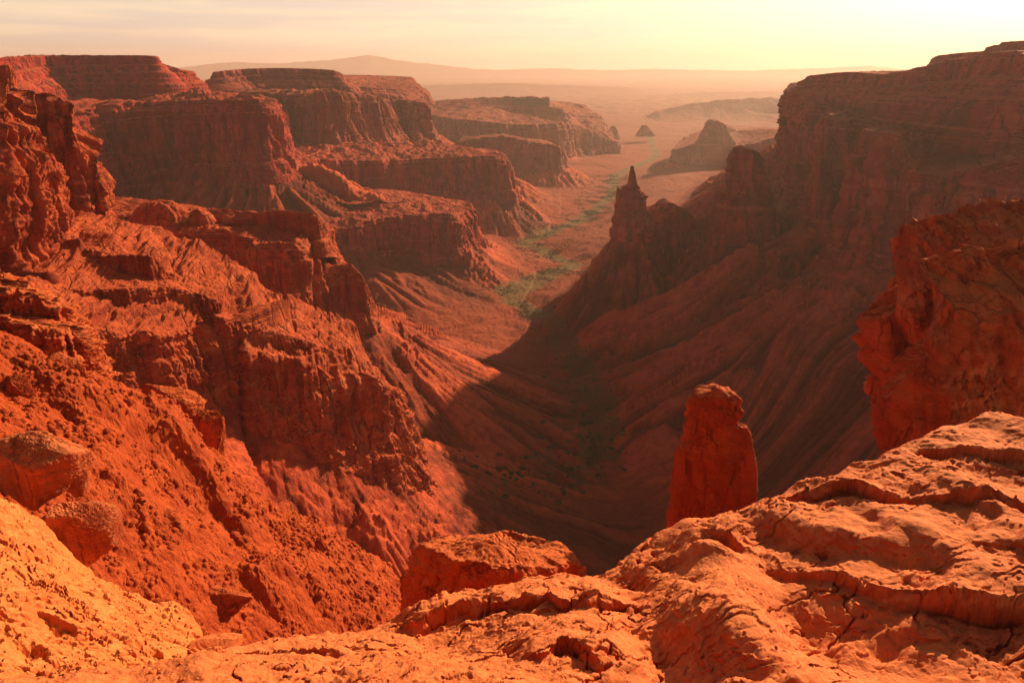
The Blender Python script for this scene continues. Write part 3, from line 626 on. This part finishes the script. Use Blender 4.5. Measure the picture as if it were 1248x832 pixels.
# ---- free rocks close by ---------------------------------------------------------------------------------
def rock(name, u, v, ru, rv, Y, mat, depth=.8, amp=.18, seed=0., nl=260, flat=0., tilt=0., sqr=2.4, lay=.03, L=.75):
    """a boulder: a superellipsoid about a pixel, its radii in pixels, roughened in layers"""
    p = np.array(P(u, v, Y)); a = P(u+ru, v, Y)[0]-p[0]; c_ = a*rv/ru*1.05; b = a*depth
    th = np.linspace(0, 2*math.pi, nl*2, endpoint=False)[None, :]; ph = np.linspace(-math.pi/2, math.pi/2, nl)[:, None]
    X = np.cos(ph)*np.cos(th); Y_ = np.cos(ph)*np.sin(th); Z = np.sin(ph)+0*th
    rb = np.random.default_rng(int(seed*1000)); npl = 15; inv = 0
    nv = rb.normal(size=(npl, 3)); nv[:, 2] *= .75; nv /= np.linalg.norm(nv, axis=1, keepdims=True); dv = .62+.38*rb.random(npl)
    nv = np.vstack([nv, np.eye(3), -np.eye(3)]); dv = np.r_[dv, [1, 1, .85, 1, 1, .85]]
    for n_, d_ in zip(nv, dv): inv = inv+np.maximum((X*n_[0]+Y_*n_[1]+Z*n_[2])/d_, 0)**36
    r = inv**(-1/36.)*1.02
    q_ = fbm(X*1.6+seed, Y_*1.6, Z*2.2, 5); qq = q_*5; r = r+.05*amp/.18*((np.floor(qq)+sstep(.7, 1, qq-np.floor(qq)))/5-q_)*4
    r = r+amp*.30*fbm(X*2.3+seed, Y_*2.3, Z*3.2, 5, g=.52)
    hz = Z+.2*X*math.tan(tilt)+.06*noise3(X*2, Y_*2, seed)
    for w_, q in ((.28, 1.), (.11, .6), (.05, .35)): r = r+lay*q*np.tanh(5*noise3(hz/w_, seed+w_*30, .2))
    x, y, z = X*r*a, Y_*r*b, Z*r*c_
    ct, st = math.cos(tilt), math.sin(tilt); x, z = x*ct+z*st, -x*st+z*ct
    return grid_mesh(name, np.stack([x+p[0], y+p[1], z+p[2]], -1), mat, wrap=True)
# ochre rock mass, lower left
cols = [(-20, 640, 85, 70, 26, 1.2), (60, 700, 100, 75, 26, 2.4), (150, 745, 95, 55, 25, 3.9), (-10, 770, 60, 80, 21, 5.1)]
def blob_height(x, y, parts):
    return None
co = [(-120, 560, 27), (0, 592, 29), (45, 615, 29), (80, 650, 28.5), (120, 690, 28), (160, 712, 28), (215, 720, 28), (240, 745, 27), (245, 772, 26), (0, 660, 24), (80, 720, 23.5), (160, 760, 23), (0, 740, 20), (80, 790, 19.5), (200, 800, 21), (-120, 700, 20), (-120, 830, 15), (0, 840, 15.5), (150, 845, 15.5), (280, 800, 23)]
ro = [(-250, 545, 27.5), (0, 592, 29.2), (45, 615, 29.2), (80, 650, 28.7), (120, 690, 28.3), (160, 712, 28.3), (215, 720, 28.3), (240, 745, 27), (250, 790, 25), (300, 830, 20)]
xs = None
f_o = patch(co, ro, -46, -24.0, 13, 60, 700, 800, drop=2.6, rimnoise=.02, seed=14., soft=.02)
x, y, z, dd = f_o
z = z+.7*(billow(x/3.2, y/3.2, .4, 3)-.3)+.3*fbm(x/1.6, y/1.6, 0, 4)
ax, ay = x*.8+y*.6, -x*.6+y*.8
z = z-.16*sstep(.38, .58, noise3(x/.9, y/.7, 32.))-.5*sstep(.4, .6, noise3(x/2.3+5, y/1.8, 21.))
z = z+1.1*flakes(fbm(ax/4.5, ay/2.4, 1.7, 5), 5.)+.22*flakes(fbm(ax/1.8, ay/1., 5.7, 5), 4., .6)
z = z+.10*fbm(x/.8, y/.8, z/.8, 5, g=.55)
z = z-1.6*sstep(0, .1, dd)*(billow(x/2.5, y/2.5, z/10, 3)-.3)
# right side: fall away below the ledge so the rock has its own edge
edge = -24.0; azz = np.degrees(np.arctan2(x, y)); z = z-3.5*sstep(-27.5, -24.2, azz)-14*sstep(-25.2, -24., azz)
hx = .16*fbm(y/1.1, z/1.1, 3, 3); hy = .16*fbm(z/1.1, x/1.1, 8, 3)
oc = grid_mesh('rock_outcrop', np.stack([x+hx, y+hy, z], -1), M_ochre)
tag(oc, 'pale ochre pitted rock outcrop in the lower left corner', 'rock outcrop')

tag(rock('boulder', 40, 560, 62, 44, 33, M_grey, seed=3.1, tilt=R(14), lay=.015, amp=.16, sqr=3.), 'large grey-brown layered boulder with dark underside perched at the left edge', 'boulder')
tag(rock('boulder', 90, 582, 15, 28, 33.5, M_grey, seed=6.1, tilt=R(4), lay=.03, amp=.14), 'small narrow boulder wedged against the large grey-brown boulder', 'boulder')
tag(rock('boulder', 100, 655, 42, 46, 31, M_grey, seed=8.4, tilt=R(25), lay=.018, amp=.2, sqr=2.8), 'brown furrowed boulder below the large layered one beside the ochre outcrop', 'boulder')
tag(rock('rock_slab', 258, 788, 34, 9, 23.5, M_front, seed=9.4, lay=.03, amp=.1), 'small flat slab lying at the foot of the ochre outcrop', 'rock')
def on_s1(u, v):
    lo, hi = 40., 130.; f = tps([P(*c) for c in c1])
    for _ in range(40):
        m_ = (lo+hi)/2; p = P(u, v, m_)
        if p[2] > f(p[0], p[1]): lo = m_
        else: hi = m_
    return lo
for u, v, ru, rv, dpt, sd_, tl_, lb in [(272, 732, 34, 20, .7, 3.3, 10, 'dark overhanging boulder with a deep hollow low on the gravel slope'), (200, 638, 30, 18, .7, 4.5, 18, 'ridged rock jutting from the middle of the gravel slope'),
                                (70, 456, 34, 22, .8, 6.5, 14, 'blocky outcrop at the top left of the gravel slope'), (215, 492, 42, 24, .8, 7.1, 20, 'long layered outcrop on the far rim of the gravel slope'), (252, 540, 22, 42, .8, 8.8, 6, 'steep craggy outcrop where the gravel slope breaks off'),
                                (22, 480, 24, 24, .8, 2.8, 8, 'rounded red boulder at the left of the gravel slope'), (130, 520, 16, 10, .9, 5.8, 8, 'small rounded boulder halfway across the gravel slope')]:
    tag(rock('boulder', u, v, ru, rv, on_s1(u, v)+1, M_close, seed=sd_*3, tilt=R(tl_), depth=dpt, amp=.24, lay=.016, sqr=3.2), lb, 'boulder')

# flat-topped block and pillar between ledge and canyon
fb_ = cliff('rock_block', [W(500, 664, 790, 46), W(560, 690, 800, 42), W(620, 700, 820, 41.5), W(690, 694, 800, 43), W(712, 680, 790, 46), W(690, 654, 780, 52), W(620, 640, 760, 56), W(545, 646, 760, 53)], M_close,
            L=7, amp=.10, flute=.05, strata=.035, rough=.03, rows=150, talus=False, seed=15.5, rise=.0, topamp=.5, k=900, prof=[(0, .10), (.75, .05), (.78, .01), (.88, -.01), (.9, -.04), (1, -.06)], tops=70)
tag(fb_, 'squat flat-topped red rock block with layered cap behind the foreground ledge', 'rock block')
pl = tower('rock_pillar', [(473, 868, 880), (476, 847, 892), (482, 841, 897), (500, 840, 900), (508, 843, 898), (535, 838, 904), (570, 836, 902), (640, 834, 902), (760, 832, 902)], 62, M_close, seed=18.2, depth=.8, L=3.0, amp=.36, flute=.12, strata=.08, k=900)
for nm_, pf_, yy_, sd_ in (('side_column', [(519, 900, 910), (526, 895, 915), (548, 892, 917), (580, 894, 921), (640, 893, 924), (760, 892, 928)], 61, 19.), ('shoulder', [(544, 829, 842), (551, 824, 848), (580, 820, 852), (640, 815, 855), (760, 810, 855)], 61.5, 20.)):
    parent(tower(nm_, pf_, yy_, M_close, seed=sd_, depth=.9, L=1.8, amp=.24, flute=.08, strata=.03, k=900), pl)
tag(pl, 'stout dark red rock pillar rising behind the foreground ledge', 'rock pillar')

# near right crag
rc = cliff('crag', [B(80, 64, -24, -70), W(1260, 330, 600, 66), W(1160, 352, 620, 67), W(1100, 400, 640, 69), W(1066, 450, 640, 73), W(1062, 425, 620, 82), W(1112, 372, 600, 88), B(80, 92, -26, -70), B(110, 80, -24, -70)], M_close,
           L=9, amp=.34, flute=.05, strata=.012, rough=.035, rows=240, talus=False, seed=71.2, shear=.40, rise=.05, prof=[(0, .04), (.6, .03), (.8, .0), (1, -.14)], topamp=1.0, k=900, squash=1.5, tops=90, round_=.16)
tag(rc, 'bulging orange-red crag of rounded rock at the right edge above the foreground ledge', 'crag')
rd = cliff('crag', [B(88, 92, -18, -70), W(1260, 262, 540, 95), W(1172, 280, 560, 95), W(1114, 300, 560, 96), W(1070, 330, 600, 98), W(1062, 300, 600, 106), W(1086, 280, 560, 112), W(1160, 268, 540, 118), B(110, 125, -18, -70), B(125, 105, -18, -70)], M_close,
           L=10, amp=.34, flute=.06, strata=.012, rough=.035, rows=240, talus=False, seed=77.2, shear=.40, rise=.05, prof=[(0, .04), (.6, .03), (.8, .0), (1, -.14)], topamp=1.0, k=900, squash=1.8, tops=90, round_=.14)
tag(rd, 'upper rounded crag with sunlit top rising behind the bulging right-hand crag', 'crag')
# ---- loose stones: rubble lying on the gravel slope and in the hollows of the ledge
def stones(name, pts, sizes, mat, sd_):
    rb = np.random.default_rng(sd_); n_ = len(pts); k_ = 14
    th = np.linspace(0, 2*math.pi, 5, endpoint=False)
    base = np.array([(math.cos(a), math.sin(a), 0) for a in th]+[(.62*math.cos(a+.5), .62*math.sin(a+.5), .72) for a in th]); up = np.array([(.0, .0, .95)])
    base = np.vstack([base, up]); nb = len(base)
    F = [(i, (i+1) % 5, 5+i) for i in range(5)]+[((i+1) % 5, 5+(i+1) % 5, 5+i) for i in range(5)]+[(5+i, 5+(i+1) % 5, 10) for i in range(5)]; F = np.array(F)
    rot = rb.random(n_)*6.283; c_, s_ = np.cos(rot)[:, None], np.sin(rot)[:, None]
    bb = base[None]*(1+.35*(rb.random((n_, nb, 3))-.5)); bb = bb*(sizes[:, None, None]*np.array([1, 1, 1])[None, None]*(.6+.6*rb.random((n_, 1, 3))))
    X = bb[..., 0]*c_-bb[..., 1]*s_; Y_ = bb[..., 0]*s_+bb[..., 1]*c_
    co = np.stack([X, Y_, bb[..., 2]-sizes[:, None]*.25], -1)+pts[:, None, :]
    co = co.reshape(-1, 3); fi = (F[None]+(np.arange(n_)*nb)[:, None, None]).reshape(-1, 3)
    org = np.array([co[:, 0].mean(), co[:, 1].mean(), co[:, 2].min()])
    me = bpy.data.meshes.new(name); me.vertices.add(len(co)); me.vertices.foreach_set('co', (co-org).astype(np.float32).ravel())
    me.loops.add(fi.size); me.loops.foreach_set('vertex_index', fi.ravel().astype(np.int32)); me.polygons.add(len(fi)); me.polygons.foreach_set('loop_start', (np.arange(len(fi))*3).astype(np.int32))
    me.update(calc_edges=True); me.validate(); me.materials.append(mat)
    o = bpy.data.objects.new(name, me); o.location = org; C.objects.link(o); return o
def sprinkle(V, n_, thr, s0, s1, sd_, sc_):
    rb = np.random.default_rng(sd_); nr, nc = V[0].shape; i = (rb.random(n_)*nr).astype(int); j = (rb.random(n_)*nc).astype(int)
    p = np.stack([V[0][i, j], V[1][i, j], V[2][i, j]], 1); k_ = (noise3(p[:, 0]/sc_, p[:, 1]/sc_, sd_)+.5*noise3(p[:, 0]/sc_*4, p[:, 1]/sc_*4, sd_) > thr) & (V[3][i, j] < .0)
    p = p[k_]; r = np.hypot(p[:, 0], p[:, 1]); return p, (s0+(s1-s0)*rb.random(len(p))**5)
p_, q_ = sprinkle((*S1xyz, S1dd), 60000, -.05, .07, .75, 3, 9.)
tag(stones('rubble', p_, q_, M_soil, 3), 'loose red stones strewn over the gravel slope', 'rubble', 'stuff')
p_, q_ = sprinkle((FGV[..., 0], FGV[..., 1], FGV[..., 2], FGdd), 26000, .12, .012, .11, 5, 3.)
tag(stones('pebbles', p_, q_, M_front, 5), 'small orange chips lying in the hollows of the foreground ledge', 'pebbles', 'stuff')

# ---- far country ----------------------------------------------------------------------------------------
def range_(name, sky, Y, zb, label=None, thick=.12, seed=0., cat='mountains'):
    us = np.linspace(sky[0][0], sky[-1][0], 420); vs = np.interp(us, [s[0] for s in sky], [s[1] for s in sky])
    top = np.array([P(u, v, Y) for u, v in zip(us, vs)])
    H = np.maximum(top[:, 2]-zb, 5); t = np.linspace(-1, 1, 70)[:, None]
    hh = (1-np.abs(t))**1.3
    x = top[None, :, 0]*(1+0*t); y = Y+t*Y*thick+0*x
    z = zb-8+(H[None]+8)*hh*(1-.22*(1-hh)*billow(x/(Y*.03)+seed, y/(Y*.03), .5, 3)*2)+H[None]*.05*fbm(x/(Y*.02), y/(Y*.02), seed, 3)*hh
    return grid_mesh(name, np.stack([x, y, z], -1), M_far)
mt = range_('mountains', [(150, 92), (235, 80), (285, 75), (330, 77), (400, 73), (432, 69), (452, 66), (470, 71), (520, 77), (560, 82), (600, 85), (640, 84), (680, 83), (730, 85.5), (800, 84), (900, 86), (1000, 83), (1060, 80), (1100, 84), (1300, 88)], 19000, -330, seed=1.); mt['kind'] = 'structure'
for i, (sky, Y) in enumerate([([(760, 160), (800, 135), (830, 128), (880, 121), (940, 118), (1000, 122), (1100, 150)], 5200), ([(690, 132), (760, 118), (850, 113), (960, 110), (1100, 124)], 8500), ([(330, 118), (500, 104), (620, 101), (760, 106), (860, 118)], 9800)]):
    h_ = range_('hills', sky, Y, -330, seed=3.+i, thick=.10); h_['kind'] = 'structure'

# ---- vegetation: shrubs along the wash ------------------------------------------------------------------
def leaf_mat(name, a, b_):
    m = bpy.data.materials.new(name); m.use_nodes = True; t = m.node_tree; n = t.nodes; l = t.links; b = n['Principled BSDF']
    g = n.new('ShaderNodeNewGeometry'); no = n.new('ShaderNodeTexNoise'); no.inputs['Scale'].default_value = .35; no.inputs['Detail'].default_value = 4
    l.new(g.outputs['Position'], no.inputs['Vector'])
    mx = n.new('ShaderNodeMix'); mx.data_type = 'RGBA'; mx.inputs[6].default_value = (*a, 1); mx.inputs[7].default_value = (*b_, 1)
    mr = n.new('ShaderNodeMapRange'); mr.inputs[1].default_value = .35; mr.inputs[2].default_value = .65; l.new(no.outputs[0], mr.inputs[0]); l.new(mr.outputs[0], mx.inputs[0])
    l.new(mx.outputs[2], b.inputs['Base Color']); b.inputs['Roughness'].default_value = .8
    return m
M_leaf = leaf_mat('shrub_leaves', (.06, .075, .022), (.15, .16, .05))
M_wood = leaf_mat('shrub_wood', (.08, .05, .03), (.12, .08, .05))
def leaves(centres, sizes, per, rg, name, mat, flat=.7):
    n = len(centres)*per; c = np.repeat(centres, per, 0); s = np.repeat(sizes, per)
    d = rg.normal(size=(n, 3)); d /= np.linalg.norm(d, axis=1, keepdims=True); rad = rg.random(n)**.5
    p = c+d*(rad*s)[:, None]*np.array([1, 1, flat]); p[:, 2] = np.maximum(p[:, 2], c[:, 2]-s*.1)+s*.25
    e1 = rg.normal(size=(n, 3)); e1 /= np.linalg.norm(e1, axis=1, keepdims=True); e2 = np.cross(e1, rg.normal(size=(n, 3))); e2 /= np.linalg.norm(e2, axis=1, keepdims=True)
    w = (s*.22*(.6+.8*rg.random(n)))[:, None]
    V = np.stack([p-e1*w, p+e2*w*.6, p+e1*w, p-e2*w*.6], 1)
    co = V.reshape(-1, 3); org = np.array([co[:, 0].mean(), co[:, 1].mean(), co[:, 2].min()])
    me = bpy.data.meshes.new(name); me.vertices.add(len(co)); me.vertices.foreach_set('co', (co-org).astype(np.float32).ravel())
    me.loops.add(len(co)); me.loops.foreach_set('vertex_index', np.arange(len(co), dtype=np.int32)); me.polygons.add(n); me.polygons.foreach_set('loop_start', (np.arange(n)*4).astype(np.int32))
    me.update(calc_edges=True); me.materials.append(mat)
    o = bpy.data.objects.new(name, me); o.location = org; C.objects.link(o); return o
rg = np.random.default_rng(5)
# ground heights read back from the terrain grid
la0, la1 = math.log(RT0), math.log(25500)
def gz(x, y):
    a = np.arctan2(x, y); r = np.log(np.hypot(x, y))
    j = (a-R(-52))/(R(106))*(TX.shape[1]-1); i = (r-la0)/(la1-la0)*(TX.shape[0]-1)
    i0 = np.clip(i.astype(int), 0, TX.shape[0]-2); j0 = np.clip(j.astype(int), 0, TX.shape[1]-2); fi = i-i0; fj = j-j0
    return (TZ[i0, j0]*(1-fi)*(1-fj)+TZ[i0+1, j0]*fi*(1-fj)+TZ[i0, j0+1]*(1-fi)*fj+TZ[i0+1, j0+1]*fi*fj)
def scatter(n, spread, lo=0, hi=None, clump=True):
    W_ = WASH[lo:hi]; sl = np.linalg.norm(np.diff(W_, axis=0), axis=1); cs = np.r_[0, np.cumsum(sl)]
    t = rg.random(n)*cs[-1]; x = np.interp(t, cs, W_[:, 0]); y = np.interp(t, cs, W_[:, 1])
    x = x+rg.normal(size=n)*spread*(.4+y/900); y = y+rg.normal(size=n)*spread*(.4+y/900)
    if clump:
        k = noise3(x/40, y/40, 3.)+.35*noise3(x/12, y/12, 5.) > rg.random(n)*.5-.15; x, y = x[k], y[k]
    return x, y
x, y = scatter(34000, 16, 0, 13)
x2, y2 = scatter(14000, 80, 0, 13); x = np.r_[x, x2]; y = np.r_[y, y2]
zg = gz(x, y); sz = (.6+1.3*rg.random(len(x))**2)*(1+y/2500)
cov = leaves(np.stack([x, y, zg], 1), sz, 9, rg, 'shrubbery', M_leaf); tag(cov, 'low green scrub scattered thickly over the canyon floor', 'scrub', 'stuff')
# the largest shrubs one by one
proto = leaves(np.array([[0, 0, 0], [1.6, .4, .2], [-1.3, .8, .1], [.3, -1.3, .3]], float), np.array([2.2, 1.7, 1.6, 1.5]), 150, rg, 'foliage', M_leaf)
st_v = []
for a in np.linspace(0, 2*math.pi, 5, endpoint=False):
    e = np.array([math.cos(a)*1.1, math.sin(a)*1.1, 1.6]); st_v.append(e)
V = []
for zz_, rad in ((-.4, .22), (.5, .16), (1.4, .06)):
    V.append([[math.cos(t_)*rad+.15*zz_, math.sin(t_)*rad, zz_] for t_ in np.linspace(0, 2*math.pi, 8, endpoint=False)])
stem0 = grid_mesh('stem', np.array(V), M_wood, wrap=True)
x, y = scatter(520, 17, 0, 9, clump=False); zg = gz(x, y)
ok = np.argsort(np.hypot(x, y))[:220]
fm, sm_ = proto.data, stem0.data; fo, sto = proto.location.copy(), stem0.location.copy()
for q, i in enumerate(ok):
    e = bpy.data.objects.new('desert_shrub', None); C.objects.link(e); e.location = (x[i], y[i], zg[i]); s_ = .40+rg.random()**2*.7
    e.rotation_euler = (0, 0, rg.random()*6.28); e.scale = (s_,)*3; e.empty_display_size = .5
    f_ = proto if q == 0 else proto.copy(); t_ = stem0 if q == 0 else stem0.copy()
    if q: C.objects.link(f_); C.objects.link(t_)
    f_.location = fo; t_.location = sto; f_.parent = e; t_.parent = e
    tag(e, 'dark green shrub growing along the dry wash on the canyon floor', 'shrub', None, 'shrubs along the dry wash')

# ---- haze ----------------------------------------------------------------------------------------------
def haze_box():
    x0, x1, y0, y1, z0, z1 = -26500, 26500, -900, 26500, float(min(TZ.min(), -345))-1, 430.
    me = bpy.data.meshes.new('haze')
    me.from_pydata([(x0, y0, z0), (x1, y0, z0), (x1, y1, z0), (x0, y1, z0), (x0, y0, z1), (x1, y0, z1), (x1, y1, z1), (x0, y1, z1)], [],
                   [(0, 3, 2, 1), (4, 5, 6, 7), (0, 1, 5, 4), (1, 2, 6, 5), (2, 3, 7, 6), (3, 0, 4, 7)])
    m = bpy.data.materials.new('haze_air'); m.use_nodes = True; n = m.node_tree.nodes; n.clear()
    v = n.new('ShaderNodeVolumePrincipled'); v.inputs['Color'].default_value = (.89, .745, .70, 1); v.inputs['Density'].default_value = HAZE; v.inputs['Anisotropy'].default_value = .35
    o = n.new('ShaderNodeOutputMaterial'); m.node_tree.links.new(v.outputs[0], o.inputs['Volume'])
    me.materials.append(m); ob = bpy.data.objects.new('haze', me); C.objects.link(ob); ob['kind'] = 'stuff'; ob['label'] = 'warm dusty evening haze filling the canyon air'; ob['category'] = 'haze'
HAZE = 0.000070
haze_box()
